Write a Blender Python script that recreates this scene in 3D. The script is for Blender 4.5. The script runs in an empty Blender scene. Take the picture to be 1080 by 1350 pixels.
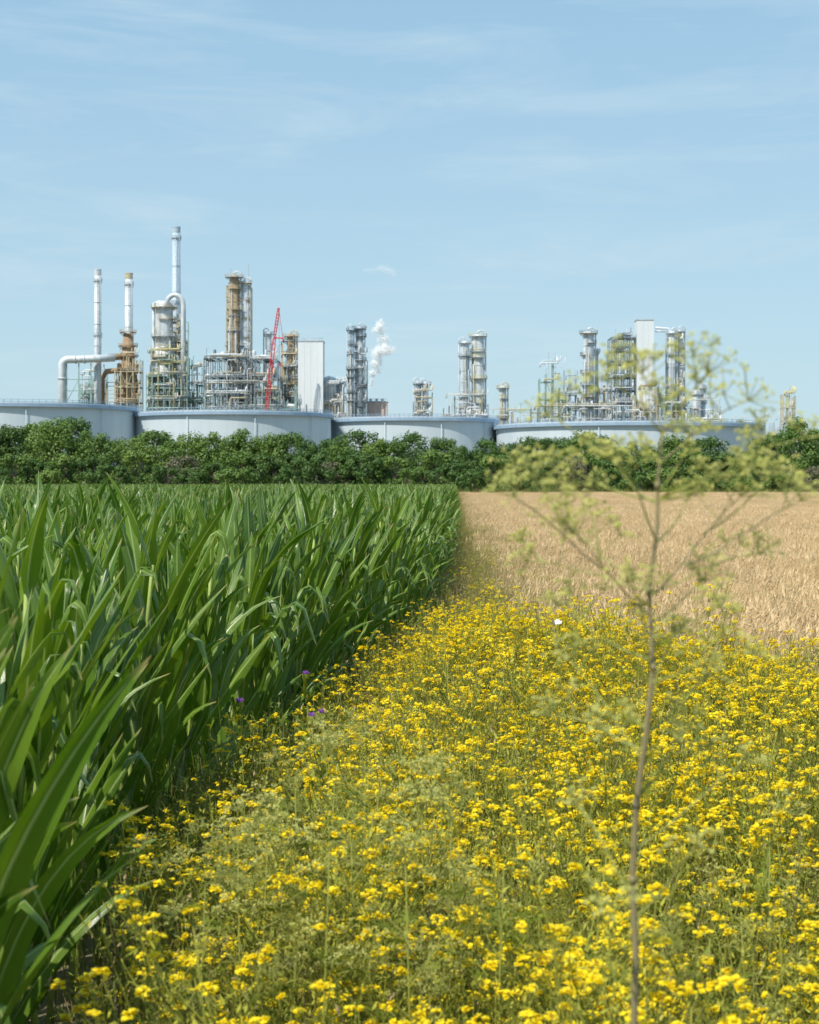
import bpy, math, random
from mathutils import Vector, noise, Matrix
R=random.Random(7)
F=2250.0; CH=2.3; HY=637.0
def PX(px,D): return (px-540.0)*D/F
def PZ(py,D): return CH+(HY-py)*D/F
sc=bpy.context.scene
COL=sc.collection
# ---------------------------------------------------------------- materials
def newmat(name):
    m=bpy.data.materials.new(name); m.use_nodes=True
    nt=m.node_tree; nt.nodes.clear()
    o=nt.nodes.new('ShaderNodeOutputMaterial')
    return m,nt,o
def N(nt,t,**k):
    n=nt.nodes.new(t)
    for a,b in k.items():
        if a.startswith('i_'): n.inputs[a[2:]].default_value=b
        else: setattr(n,a,b)
    return n
def surf(name,c1,c2=None,rough=0.6,metal=0.0,scale=0.3,stretch=(1,1,1),bump=0.0,c3=None):
    m,nt,o=newmat(name)
    if c2 is None: c2=tuple(x*0.75 for x in c1)
    tc=N(nt,'ShaderNodeTexCoord'); mp=N(nt,'ShaderNodeMapping'); mp.inputs['Scale'].default_value=stretch
    nz=N(nt,'ShaderNodeTexNoise'); nz.inputs['Scale'].default_value=scale; nz.inputs['Detail'].default_value=6; nz.inputs['Roughness'].default_value=0.65
    nt.links.new(tc.outputs['Object'],mp.inputs['Vector']); nt.links.new(mp.outputs[0],nz.inputs['Vector'])
    cr=N(nt,'ShaderNodeValToRGB'); e=cr.color_ramp.elements
    e[0].position=0.35; e[0].color=(*c2,1); e[1].position=0.62; e[1].color=(*c1,1)
    if c3: q=cr.color_ramp.elements.new(0.8); q.color=(*c3,1)
    nt.links.new(nz.outputs['Fac'],cr.inputs['Fac'])
    b=N(nt,'ShaderNodeBsdfPrincipled'); b.inputs['Roughness'].default_value=rough; b.inputs['Metallic'].default_value=metal
    nt.links.new(cr.outputs['Color'],b.inputs['Base Color'])
    if bump>0:
        bp=N(nt,'ShaderNodeBump'); bp.inputs['Strength'].default_value=bump
        nt.links.new(nz.outputs['Fac'],bp.inputs['Height']); nt.links.new(bp.outputs[0],b.inputs['Normal'])
    nt.links.new(b.outputs[0],o.inputs['Surface'])
    return m
def foliage(name,c1,c2,rough=0.55,trans=0.25,scale=3.0,rnd=0.35,spec=0.4,tcol=None):
    m,nt,o=newmat(name)
    tc=N(nt,'ShaderNodeTexCoord'); oi=N(nt,'ShaderNodeObjectInfo')
    nz=N(nt,'ShaderNodeTexNoise'); nz.inputs['Scale'].default_value=scale; nz.inputs['Detail'].default_value=2
    nt.links.new(tc.outputs['Object'],nz.inputs['Vector'])
    mr=N(nt,'ShaderNodeMapRange'); mr.inputs['From Min'].default_value=0.3; mr.inputs['From Max'].default_value=0.7
    nt.links.new(nz.outputs['Fac'],mr.inputs['Value'])
    mx0=N(nt,'ShaderNodeMix'); mx0.data_type='FLOAT'; mx0.inputs[0].default_value=rnd
    nt.links.new(mr.outputs[0],mx0.inputs[2]); nt.links.new(oi.outputs['Random'],mx0.inputs[3])
    mx=N(nt,'ShaderNodeMix'); mx.data_type='RGBA'
    mx.inputs[6].default_value=(*c1,1); mx.inputs[7].default_value=(*c2,1)
    nt.links.new(mx0.outputs[0],mx.inputs[0])
    b=N(nt,'ShaderNodeBsdfPrincipled'); b.inputs['Roughness'].default_value=rough; b.inputs['Specular IOR Level'].default_value=spec
    nt.links.new(mx.outputs[2],b.inputs['Base Color'])
    if trans>0:
        t=N(nt,'ShaderNodeBsdfTranslucent'); nt.links.new(mx.outputs[2],t.inputs['Color'])
        ms=N(nt,'ShaderNodeMixShader'); ms.inputs[0].default_value=trans
        nt.links.new(b.outputs[0],ms.inputs[1]); nt.links.new(t.outputs[0],ms.inputs[2]); nt.links.new(ms.outputs[0],o.inputs['Surface'])
    else: nt.links.new(b.outputs[0],o.inputs['Surface'])
    return m
def corn_leaf_mat():
    m,nt,o=newmat('corn_leaf')
    uv=N(nt,'ShaderNodeUVMap'); uv.uv_map='UVMap'; sp=N(nt,'ShaderNodeSeparateXYZ'); nt.links.new(uv.outputs[0],sp.inputs[0])
    s=N(nt,'ShaderNodeMath',operation='SUBTRACT'); s.inputs[1].default_value=0.5; nt.links.new(sp.outputs['X'],s.inputs[0])
    a=N(nt,'ShaderNodeMath',operation='ABSOLUTE'); nt.links.new(s.outputs[0],a.inputs[0])
    rib=N(nt,'ShaderNodeMapRange'); rib.inputs['From Min'].default_value=0.03; rib.inputs['From Max'].default_value=0.08; rib.inputs['To Min'].default_value=1; rib.inputs['To Max'].default_value=0
    nt.links.new(a.outputs[0],rib.inputs['Value'])
    oi=N(nt,'ShaderNodeObjectInfo'); tc=N(nt,'ShaderNodeTexCoord'); nz=N(nt,'ShaderNodeTexNoise'); nz.inputs['Scale'].default_value=2.5; nz.inputs['Detail'].default_value=4
    nt.links.new(tc.outputs['Object'],nz.inputs['Vector'])
    ad=N(nt,'ShaderNodeMix'); ad.data_type='FLOAT'; ad.inputs[0].default_value=0.35; nt.links.new(nz.outputs['Fac'],ad.inputs[2]); nt.links.new(oi.outputs['Random'],ad.inputs[3])
    cr=N(nt,'ShaderNodeValToRGB'); e=cr.color_ramp.elements
    e[0].position=0.25; e[0].color=(0.055,0.135,0.012,1); e[1].position=0.75; e[1].color=(0.19,0.30,0.032,1)
    nt.links.new(ad.outputs[0],cr.inputs[0])
    wv=N(nt,'ShaderNodeMath',operation='SINE'); mu=N(nt,'ShaderNodeMath',operation='MULTIPLY'); mu.inputs[1].default_value=110; nt.links.new(sp.outputs['X'],mu.inputs[0]); nt.links.new(mu.outputs[0],wv.inputs[0])
    mx=N(nt,'ShaderNodeMix'); mx.data_type='RGBA'; mx.inputs[7].default_value=(0.44,0.52,0.18,1)
    fm=N(nt,'ShaderNodeMath',operation='MULTIPLY'); fm.inputs[1].default_value=0.75; nt.links.new(rib.outputs[0],fm.inputs[0])
    nt.links.new(fm.outputs[0],mx.inputs[0]); nt.links.new(cr.outputs[0],mx.inputs[6])
    tip=N(nt,'ShaderNodeMapRange'); tip.inputs['From Min'].default_value=0.93; tip.inputs['From Max'].default_value=1.0; nt.links.new(sp.outputs['Y'],tip.inputs['Value'])
    mx2=N(nt,'ShaderNodeMix'); mx2.data_type='RGBA'; mx2.inputs[7].default_value=(0.45,0.37,0.14,1); nt.links.new(tip.outputs[0],mx2.inputs[0]); nt.links.new(mx.outputs[2],mx2.inputs[6])
    b=N(nt,'ShaderNodeBsdfPrincipled'); b.inputs['Roughness'].default_value=0.30; b.inputs['Specular IOR Level'].default_value=0.65
    nt.links.new(mx2.outputs[2],b.inputs['Base Color'])
    bp=N(nt,'ShaderNodeBump'); bp.inputs['Strength'].default_value=0.4; bp.inputs['Distance'].default_value=0.004; nt.links.new(wv.outputs[0],bp.inputs['Height']); nt.links.new(bp.outputs[0],b.inputs['Normal'])
    t=N(nt,'ShaderNodeBsdfTranslucent'); hs=N(nt,'ShaderNodeHueSaturation'); hs.inputs['Value'].default_value=1.6; hs.inputs['Saturation'].default_value=1.1; nt.links.new(mx2.outputs[2],hs.inputs['Color']); nt.links.new(hs.outputs[0],t.inputs[0])
    ms=N(nt,'ShaderNodeMixShader'); ms.inputs[0].default_value=0.24
    nt.links.new(b.outputs[0],ms.inputs[1]); nt.links.new(t.outputs[0],ms.inputs[2]); nt.links.new(ms.outputs[0],o.inputs['Surface'])
    return m
M={}
M['leaf']=corn_leaf_mat()
M['stalk']=foliage('corn_stalk',(0.24,0.34,0.07),(0.36,0.42,0.12),trans=0.0)
M['petal']=foliage('yellow_petal',(0.93,0.72,0.008),(0.96,0.80,0.018),trans=0.3,scale=20)
M['fstem']=foliage('flower_stem',(0.23,0.26,0.035),(0.38,0.38,0.065),trans=0.2)
M['fleaf']=foliage('weed_leaf',(0.14,0.20,0.02),(0.30,0.34,0.04),trans=0.3)
M['lime']=foliage('pale_weed',(0.40,0.41,0.04),(0.56,0.53,0.075),trans=0.35)
M['dry']=foliage('dry_weed',(0.30,0.20,0.10),(0.47,0.36,0.18),trans=0.15)
M['umbel']=foliage('umbel_blossom',(0.54,0.54,0.12),(0.76,0.72,0.26),trans=0.4,scale=25)
M['hstem']=foliage('hemlock_stem',(0.20,0.17,0.08),(0.32,0.26,0.14),trans=0.0,scale=12)
M['hray']=foliage('hemlock_ray',(0.36,0.39,0.10),(0.5,0.49,0.15),trans=0.2,scale=12)
M['purple']=foliage('thistle_purple',(0.30,0.08,0.50),(0.42,0.15,0.6),trans=0.2)
M['wheat']=foliage('wheat_ear',(0.62,0.44,0.23),(0.90,0.71,0.44),trans=0.22,scale=5,rnd=0.4)
M['straw']=foliage('wheat_straw',(0.56,0.43,0.22),(0.74,0.59,0.34),trans=0.2,scale=4)
M['tleafa']=foliage('tree_leaf_mid',(0.08,0.16,0.028),(0.19,0.28,0.05),trans=0.25,scale=0.5,rnd=0.5)
M['tleafb']=foliage('tree_leaf_dark',(0.05,0.115,0.025),(0.12,0.20,0.036),trans=0.25,scale=0.5,rnd=0.5)
M['tleafd']=foliage('shrub_leaf_greyish',(0.14,0.15,0.075),(0.23,0.20,0.12),trans=0.2,scale=0.5,rnd=0.5)
M['bark']=surf('bark',(0.18,0.14,0.10),(0.08,0.06,0.04),0.9,0,3,(1,1,0.3),0.4)
M['tank']=surf('tank_paint',(0.54,0.61,0.65),(0.45,0.53,0.58),0.8,0,0.10,(1,1,0.12))
M['girder']=surf('tank_girder',(0.31,0.42,0.54),(0.24,0.34,0.46),0.6,0,0.3)
M['rail']=surf('grey_rail',(0.52,0.58,0.62),(0.38,0.44,0.50),0.6)
M['silver']=surf('aluminium_cladding',(0.68,0.71,0.72),(0.43,0.48,0.51),0.5,0.1,0.45,(1,1,0.4))  # refinery greys carry a little distance haze, mixed in as pale blue
M['blue']=surf('blue_grey_steel',(0.46,0.55,0.62),(0.36,0.45,0.53),0.5,0.05,0.25,(1,1,0.25))
M['white']=surf('white_paint',(0.76,0.78,0.79),(0.66,0.70,0.72),0.7,0,0.1,(1,1,0.2))
M['rust']=surf('rusty_steel',(0.44,0.34,0.22),(0.29,0.20,0.13),0.8,0.0,0.6,(1,1,0.5),0,(0.60,0.56,0.48))
M['rustb']=surf('brown_rusty_steel',(0.40,0.28,0.17),(0.26,0.17,0.10),0.8,0.0,0.6,(1,1,0.5),0,(0.52,0.43,0.32))
M['tan']=surf('weathered_tan_steel',(0.58,0.52,0.37),(0.40,0.34,0.22),0.7,0.0,0.6)
M['green']=surf('green_steel',(0.31,0.44,0.40),(0.20,0.32,0.29),0.6,0.0,0.4)
M['dark']=surf('dark_steel',(0.24,0.29,0.32),(0.13,0.17,0.20),0.6,0.1,0.4)
M['yel']=surf('yellow_steel',(0.66,0.58,0.26),(0.50,0.45,0.22),0.6)
M['red']=surf('red_paint',(0.70,0.06,0.08),(0.6,0.05,0.06),0.45)
M['brick']=surf('reddish_cladding',(0.62,0.50,0.46),(0.5,0.38,0.34),0.8)
M['glass']=surf('dark_glass',(0.05,0.07,0.09),(0.03,0.04,0.05),0.15)
def steam_mat():
    m,nt,o=newmat('steam')
    tc=N(nt,'ShaderNodeTexCoord'); nz=N(nt,'ShaderNodeTexNoise'); nz.inputs['Scale'].default_value=.3
    nt.links.new(tc.outputs['Object'],nz.inputs['Vector'])
    cr=N(nt,'ShaderNodeMapRange'); cr.inputs['To Min'].default_value=.95; cr.inputs['To Max'].default_value=1.0; nt.links.new(nz.outputs[0],cr.inputs['Value'])
    d=N(nt,'ShaderNodeBsdfDiffuse'); t=N(nt,'ShaderNodeBsdfTranslucent'); nt.links.new(cr.outputs[0],d.inputs[0]); nt.links.new(cr.outputs[0],t.inputs[0])
    a=N(nt,'ShaderNodeMixShader'); a.inputs[0].default_value=.5; nt.links.new(d.outputs[0],a.inputs[1]); nt.links.new(t.outputs[0],a.inputs[2])
    nt.links.new(a.outputs[0],o.inputs['Surface'])
    return m
M['steam']=steam_mat()
# ---------------------------------------------------------------- mesh builder
class MB:
    def __init__(s): s.v=[];s.f=[];s.m=[];s.sm=[];s.uv=[]
    def face(s,idx,mat,sm=False,uv=None):
        s.f.append(tuple(idx)); s.m.append(mat); s.sm.append(sm); s.uv.append(uv)
    def quad(s,a,b,c,d,mat,uv=None,sm=False):
        i=len(s.v); s.v+= [tuple(a),tuple(b),tuple(c),tuple(d)]; s.face((i,i+1,i+2,i+3),mat,sm,uv)
    def tri(s,a,b,c,mat):
        i=len(s.v); s.v+= [tuple(a),tuple(b),tuple(c)]; s.face((i,i+1,i+2),mat)
    def box(s,x0,x1,y0,y1,z0,z1,mat):
        i=len(s.v)
        s.v+=[(x0,y0,z0),(x1,y0,z0),(x1,y1,z0),(x0,y1,z0),(x0,y0,z1),(x1,y0,z1),(x1,y1,z1),(x0,y1,z1)]
        for q in ((0,3,2,1),(4,5,6,7),(0,1,5,4),(1,2,6,5),(2,3,7,6),(3,0,4,7)): s.face([i+k for k in q],mat)
    def tube(s,pts,rad,n=8,mat='silver',cap=True,sm=True):
        pts=[Vector(p) for p in pts]
        if not isinstance(rad,(list,tuple)): rad=[rad]*len(pts)
        rings=[]; prev=None
        for k,p in enumerate(pts):
            t=(pts[min(k+1,len(pts)-1)]-pts[max(k-1,0)])
            if t.length<1e-9: t=Vector((0,0,1))
            t.normalize()
            if prev is None:
                ref=Vector((1,0,0)) if abs(t.x)<0.8 else Vector((0,1,0))
                u=t.cross(ref).normalized()
            else:
                u=(prev-t*prev.dot(t))
                u=u.normalized() if u.length>1e-6 else t.orthogonal().normalized()
            prev=u; w=t.cross(u)
            st=len(s.v)
            for j in range(n):
                a=2*math.pi*j/n
                q=p+(u*math.cos(a)+w*math.sin(a))*rad[k]; s.v.append((q.x,q.y,q.z))
            rings.append(st)
        for k in range(len(rings)-1):
            for j in range(n):
                a=rings[k]+j;b=rings[k]+(j+1)%n;c=rings[k+1]+(j+1)%n;d=rings[k+1]+j
                s.face((a,b,c,d),mat,sm)
        if cap and n>2:
            s.face([rings[0]+j for j in range(n)][::-1],mat); s.face([rings[-1]+j for j in range(n)],mat)
    def vessel(s,a,b,r,n=16,mat='silver'):
        a=Vector(a);b=Vector(b);d=(b-a).normalized()
        pts=[];rr=[]
        for k in range(5):
            t=k/4*math.pi/2; pts.append(a-d*(r*0.5*math.cos(t))); rr.append(max(0.02,r*math.sin(t)))
        for k in range(5):
            t=math.pi/2-k/4*math.pi/2; pts.append(b+d*(r*0.5*math.cos(t))); rr.append(max(0.02,r*math.sin(t)))
        s.tube(pts,rr,n,mat)
    def mesh(s,name,only=None):
        used=[i for i,m in enumerate(s.m) if only is None or m in only]
        mats=[]; 
        for i in used:
            if s.m[i] not in mats: mats.append(s.m[i])
        if only is None: vv=s.v; ff=[s.f[i] for i in used]
        else:
            mp={}; vv=[]; ff=[]
            for i in used:
                g=[]
                for k in s.f[i]:
                    if k not in mp: mp[k]=len(vv); vv.append(s.v[k])
                    g.append(mp[k])
                ff.append(g)
        me=bpy.data.meshes.new(name); me.from_pydata(vv,[],ff)
        for m in mats: me.materials.append(M[m])
        me.polygons.foreach_set('material_index',[mats.index(s.m[i]) for i in used])
        me.polygons.foreach_set('use_smooth',[s.sm[i] for i in used])
        if any(s.uv[i] for i in used):
            ul=me.uv_layers.new(name='UVMap'); dat=[]
            for i in used:
                u=s.uv[i] or [(0.2,0.2)]*len(s.f[i])
                for q in u: dat+=[q[0],q[1]]
            ul.data.foreach_set('uv',dat)
        me.update(); return me
def obj(name,me,parent=None,loc=(0,0,0),col=None):
    o=bpy.data.objects.new(name,me); o.location=loc
    (col or COL).objects.link(o)
    if parent: o.parent=parent
    return o
def tag(o,label,cat,group=None):
    o['label']=label;o['category']=cat
    if group:o['group']=group
def thing(name,loc,label,cat,group=None):
    e=obj(name,None,None,loc); e.empty_display_size=0.5; tag(e,label,cat,group); return e
def part(name,mb,parent,loc=(0,0,0)): return obj(name,mb.mesh(name),parent,loc)
# ---------------------------------------------------------------- scatter
def scatter(name,pts,srcs,kind='stuff',label='',cat=''):
    col=bpy.data.collections.new(name+'_source')
    for i,me in enumerate(srcs):
        o=bpy.data.objects.new('%s_kind_%02d'%(name,i),me); col.objects.link(o)
    me=bpy.data.meshes.new(name); me.from_pydata([p[0] for p in pts],[],[])
    a=me.attributes.new('rot','FLOAT_VECTOR','POINT'); a.data.foreach_set('vector',[x for p in pts for x in p[1]])
    a=me.attributes.new('scl','FLOAT','POINT'); a.data.foreach_set('value',[p[2] for p in pts])
    a=me.attributes.new('idx','INT','POINT'); a.data.foreach_set('value',[R.randrange(len(srcs)) for p in pts])
    o=obj(name,me); o['kind']=kind; o['label']=label; o['category']=cat
    ng=bpy.data.node_groups.new(name+'_scatter','GeometryNodeTree')
    ng.interface.new_socket('Geometry',in_out='INPUT',socket_type='NodeSocketGeometry')
    ng.interface.new_socket('Geometry',in_out='OUTPUT',socket_type='NodeSocketGeometry')
    gi=ng.nodes.new('NodeGroupInput');go=ng.nodes.new('NodeGroupOutput')
    ip=ng.nodes.new('GeometryNodeInstanceOnPoints'); ci=ng.nodes.new('GeometryNodeCollectionInfo')
    ci.inputs['Collection'].default_value=col; ci.inputs['Separate Children'].default_value=True; ci.inputs['Reset Children'].default_value=True
    def na(n,t):
        x=ng.nodes.new('GeometryNodeInputNamedAttribute'); x.data_type=t; x.inputs['Name'].default_value=n; return x.outputs['Attribute']
    L=ng.links.new
    L(gi.outputs[0],ip.inputs['Points']); L(ci.outputs[0],ip.inputs['Instance']); ip.inputs['Pick Instance'].default_value=True
    L(na('idx','INT'),ip.inputs['Instance Index']); L(na('rot','FLOAT_VECTOR'),ip.inputs['Rotation']); L(na('scl','FLOAT'),ip.inputs['Scale'])
    L(ip.outputs[0],go.inputs[0])
    md=o.modifiers.new('scatter','NODES'); md.node_group=ng
    return o
# ---------------------------------------------------------------- ground
def build_ground():
    mb=MB(); S=4000
    n=8
    for i in range(n):
        for j in range(n):
            x0=-S+2*S*i/n; y0=-500+ (2*S)*j/n
            mb.quad((x0,y0,0),(x0+2*S/n,y0,0),(x0+2*S/n,y0+2*S/n,0),(x0,y0+2*S/n,0),'ground')
    o=part('ground',mb,None); o['kind']='structure'; o['label']='flat farmland soil with sparse dry grass'; o['category']='ground'
M['ground']=surf('soil_and_grass',(0.19,0.16,0.085),(0.12,0.10,0.055),0.95,0,0.6,(1,1,1),0.3,(0.19,0.20,0.075))
build_ground()
# ---------------------------------------------------------------- corn
BT=[(0,-1.0),(3.4,-1.08),(5,-1.33),(7,-1.55),(9,-1.47),(12.5,-1.0),(18,-0.35),(24,.1),(30,0.35),(45,.85),(250,6.5),(400,11)]
def bx(y):
    for (a,b),(c,d) in zip(BT,BT[1:]):
        if y<=c: return b+(d-b)*(y-a)/(c-a)
    return BT[-1][1]
def leafblade(mb,base,az,th0,th1,L,W,mat,segs=11,bias=0.0,r=R,curve=1.6,fold=0.3,twist=0.0,wave=0.15,kink=None):
    p=Vector(base); ds=L/segs; prev=None
    ph=r.uniform(0,6); fq=r.uniform(9,15)
    for k in range(segs+1):
        t=k/segs; th=th0+(th1-th0)*t**curve
        if kink and t>kink: th=min(2.9,th0+(th1-th0)*.4+ (t-kink)*14)
        d=Vector((math.sin(th)*math.cos(az),math.sin(th)*math.sin(az),math.cos(th)))
        d=(d+Vector((bias*t,0,0))).normalized()
        side=Vector((-math.sin(az),math.cos(az),0))
        nrm=side.cross(d).normalized()
        tw=twist*t
        s2=side*math.cos(tw)+nrm*math.sin(tw); n2=s2.cross(d)
        w=W*0.5*min(1,0.45+t*4)*max(0.0,(1-t**2.3))**0.85+0.0008
        row=[]
        for j,u in enumerate((-1,-0.5,0,0.5,1)):
            up=abs(u)*fold*w+ (abs(u)>0.9)*wave*w*math.sin(fq*t+ph+(1.3 if u>0 else 0))
            q=p+s2*(u*w)-n2*up*-1.0
            row.append(len(mb.v)); mb.v.append((q.x,q.y,q.z))
        if prev:
            for j in range(4):
                u0=j/4;u1=(j+1)/4;t0=(k-1)/segs
                mb.face((prev[j],prev[j+1],row[j+1],row[j]),mat,True,[(u0,t0),(u1,t0),(u1,t),(u0,t)])
        prev=row; p=p+d*ds
def corn(seed,wide=1.0):
    r=random.Random(seed); mb=MB()
    H=r.uniform(1.6,1.8); lx=r.uniform(-.06,.08); ly=r.uniform(-.06,.06)
    pts=[(lx*(z/H)**2,ly*(z/H)**2,z) for z in [H*i/7 for i in range(8)]]
    mb.tube(pts,[0.017-0.008*i/7 for i in range(8)],7,'stalk')
    az=r.uniform(0,6.28); nl=12
    for i in range(nl):
        t=i/(nl-1); z=0.18+(H-0.2)*t
        a=az+math.pi*(i%2)+r.uniform(-.6,.6)
        L=0.48+0.46*math.sin(math.pi*min(1,0.2+0.75*t))+r.uniform(-.1,.1)
        th0=r.uniform(0.15,0.5)*(1.15-0.5*t)
        kind=r.random(); kk=None
        if kind<.5: th1=r.uniform(.15,.75); cv=r.uniform(.9,1.5)
        elif kind<.8: th1=r.uniform(.9,1.7)*(1.1-.3*t); cv=r.uniform(1.4,2.4)
        else: th1=r.uniform(.6,1.0); cv=1.3; kk=r.uniform(.5,.75)
        if t>0.8: L*=0.76; th1=min(th1,1.2)
        leafblade(mb,(lx*(z/H)**2,ly*(z/H)**2,z),a,th0,th1,L,wide*r.uniform(0.07,0.102)*(0.75+0.35*math.sin(math.pi*t)),'leaf',bias=r.uniform(-.15,0.3),r=r,curve=cv,twist=r.uniform(-1.6,1.6),fold=r.uniform(.2,.7),wave=.25,kink=kk)
    return mb
NV=12
cmb=[corn(100+i,1.1 if i%4==0 else .95) for i in range(NV)]
cst=[m.mesh('corn_stalk',['stalk']) for m in cmb]; clf=[m.mesh('corn_foliage',['leaf']) for m in cmb]; call=[m.mesh('corn_whole') for m in cmb]
pts=[]
row=0
while row<110:
    off=row*0.72
    y=1.9+R.uniform(0,.1)
    while y<252:
        x=bx(y)-off
        if x>-(y*0.262+2.4):
            pts.append((x+R.uniform(-.1,.1),y+R.uniform(-.03,.03)))
        y+= 0.20 if y<45 else (0.27 if y<90 else 0.42)
    row+=1
def inview(x,y,m=0.35): return y>1.5 and abs(x)-m<y*0.24
near=sorted([p for p in pts if inview(*p)],key=lambda p:p[1]+0.6*max(0,bx(p[1])-p[0]))[:300]
ns=set(near)
for i,(x,y) in enumerate(near):
    k=R.randrange(NV)
    o=obj('corn_plant',cst[k],None,(x,y,0)); s=R.uniform(.9,1.1)
    o.scale=(s,s,s); o.rotation_euler=(R.uniform(-.06,.06),R.uniform(-.06,.07),R.uniform(-1.5,1.5))
    tag(o,'tall green maize plant with long arching leaves','corn plant','maize plants in the field edge rows')
    obj('foliage',clf[k],o)
scatter('maize_crop',[((x,y,0),(R.uniform(-.06,.06),R.uniform(-.06,.07),R.uniform(-1.5,1.5)),R.uniform(.86,1.05)) for (x,y) in pts if (x,y) not in ns],call,label='dense field of tall green maize in rows',cat='crop')
# ---------------------------------------------------------------- wheat
def wheat(seed):
    r=random.Random(seed); mb=MB()
    for i in range(170):
        x=r.uniform(-.55,.55);y=r.uniform(-.55,.55);h=r.uniform(.55,.92)
        a=r.uniform(0,6.28);ln=r.uniform(.02,.14)
        tx=x+ln*math.cos(a)+.03;ty=y+ln*math.sin(a)
        w=.003
        mb.quad((x-w,y,0),(x+w,y,0),(tx+w,ty,h),(tx-w,ty,h),'straw')
        a2=r.uniform(-1.2,1.2) if r.random()<.75 else r.uniform(0,6.28); dx=math.cos(a2);dy=math.sin(a2)
        l=r.uniform(.08,.12); dz=r.uniform(-.2,2.4)
        e=Vector((dx,dy,dz)).normalized()
        p0=Vector((tx,ty,h));p1=p0+e*l*.5;p2=p0+e*l
        s=e.cross(Vector((0,0,1)))
        s=s.normalized()*.009 if s.length>.01 else Vector((.009,0,0)); n=e.cross(s).normalized()*.009
        mb.quad(p0,p1+s,p2,p1-s,'wheat'); mb.quad(p0,p1+n,p2,p1-n,'wheat')
        for q in range(2):
            b=p1+e*l*.2*q; t=b+e*.08+Vector((r.uniform(-.02,.02),r.uniform(-.02,.02),r.uniform(-.01,.03)))
            mb.tri(b+s*.2,b-s*.2,t,'wheat')
    return mb
wm=[wheat(i).mesh('wheat_clump') for i in range(6)]
wp=[]
def wheat_left(y): return bx(y)+ (1.25 if y>45 else 1.25+ (45-y)*0.02)
y=12.0
while y<262:
    st=0.85 if y<60 else 1.0
    x=wheat_left(y)
    xm=y*0.262+2.5
    while x<xm:
        lim=12.4+max(0,(3.2-x))*2.6
        if y>lim+R.uniform(-.6,.8):
            hz=noise.noise(Vector((x*.35,y*.12,0)))*.16
            wp.append(((x+R.uniform(-.2,.2) if x>wheat_left(y)+.5 else x+R.uniform(0,.3),y+R.uniform(-.2,.2),hz-.03+R.uniform(-.09,.05)),(R.uniform(-.05,.05),R.uniform(-.05,.05),R.uniform(-.9,.9)),R.uniform(.9,1.07)))
        x+=st
    y+=st
scatter('wheat_crop',wp,wm,label='ripe golden wheat field ready for harvest',cat='crop')
# ---------------------------------------------------------------- wildflowers
def cluster(mb,c,rad,r,n,mat='petal',sz=.0076,flat=.6):
    for i in range(n):
        a=r.uniform(0,6.28);q=math.sqrt(r.random())
        p=Vector(c)+Vector((math.cos(a)*q*rad,math.sin(a)*q*rad,(1-q*q)*rad*flat+r.uniform(-.2,.2)*rad))
        for k in range(2):
            u=Vector((r.uniform(-1,1),r.uniform(-1,1),r.uniform(-.4,.4))).normalized()*sz
            v=u.cross(Vector((r.uniform(-.5,.5),r.uniform(-.5,.5),1))).normalized()*sz
            mb.quad(p-u,p-v,p+u,p+v,mat)
def smallleaf(mb,p,r,L,mat,up=.3):
    a=r.uniform(0,6.28); d=Vector((math.cos(a),math.sin(a),r.uniform(-.2,up+.5))).normalized()
    s=Vector((-math.sin(a),math.cos(a),r.uniform(-.4,.4))).normalized()*L*r.uniform(.08,.17)
    p=Vector(p); mb.quad(p,p+d*L*.45+s,p+d*L,p+d*L*.45-s,mat)
def flower(seed,rich):
    r=random.Random(seed); mb=MB(); H=r.uniform(.82,1.18)
    lx,ly=r.uniform(-.18,.18),r.uniform(-.18,.18)
    def at(t): return Vector((lx*t*t,ly*t*t,H*t))
    mb.tube([at(t/5) for t in range(6)],[.004-.0025*t/5 for t in range(6)],4,'fstem')
    cluster(mb,at(1),.022,r,17)
    for i in range(r.randint(9,14)):
        t=r.uniform(.3,.9); a=r.uniform(0,6.28); b=at(t); l=(1.04-t)*H*r.uniform(.55,1.05)
        e=b+Vector((math.cos(a)*l*.5,math.sin(a)*l*.5,l*.85)); m=(b+e)/2+Vector((math.cos(a),math.sin(a),-.3))*l*.12
        mb.tube([b,m,e],[.0022,.0018,.0013],3,'fstem',cap=False)
        if r.random()<rich: cluster(mb,e,r.uniform(.013,.028),r,r.randint(10,20))
        for k in range(9):
            q=b.lerp(e,r.uniform(.2,.98)); smallleaf(mb,q,r,r.uniform(.015,.04),'lime',.8)
        for k in range(2):
            q=m.lerp(e,.5); aa=a+r.choice([-1,1])*r.uniform(.5,1.2); ll=r.uniform(.06,.14)
            e2=q+Vector((math.cos(aa)*ll*.6,math.sin(aa)*ll*.6,ll)); mb.tube([q,e2],[.0013,.001],3,'fstem',cap=False)
            if r.random()<rich*.65: cluster(mb,e2,r.uniform(.009,.018),r,9)
            else:
                for kk in range(6): smallleaf(mb,q.lerp(e2,r.uniform(.3,1)),r,.02,'lime',1)
    for i in range(20):
        t=r.uniform(.05,.75); smallleaf(mb,at(t),r,r.uniform(.06,.15)*(1.1-t),'fleaf',.6)
    return mb
NF=10
RC=[.35,.5,.6,.7,.75,.8,.85,.9,.95,.65]
fmb=[flower(300+i,RC[i]) for i in range(NF)]
fst=[m.mesh('wildflower_stem',['fstem','fleaf','lime']) for m in fmb]; fbl=[m.mesh('wildflower_blossom',['petal']) for m in fmb]; fall=[m.mesh('wildflower_whole') for m in fmb]
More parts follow.
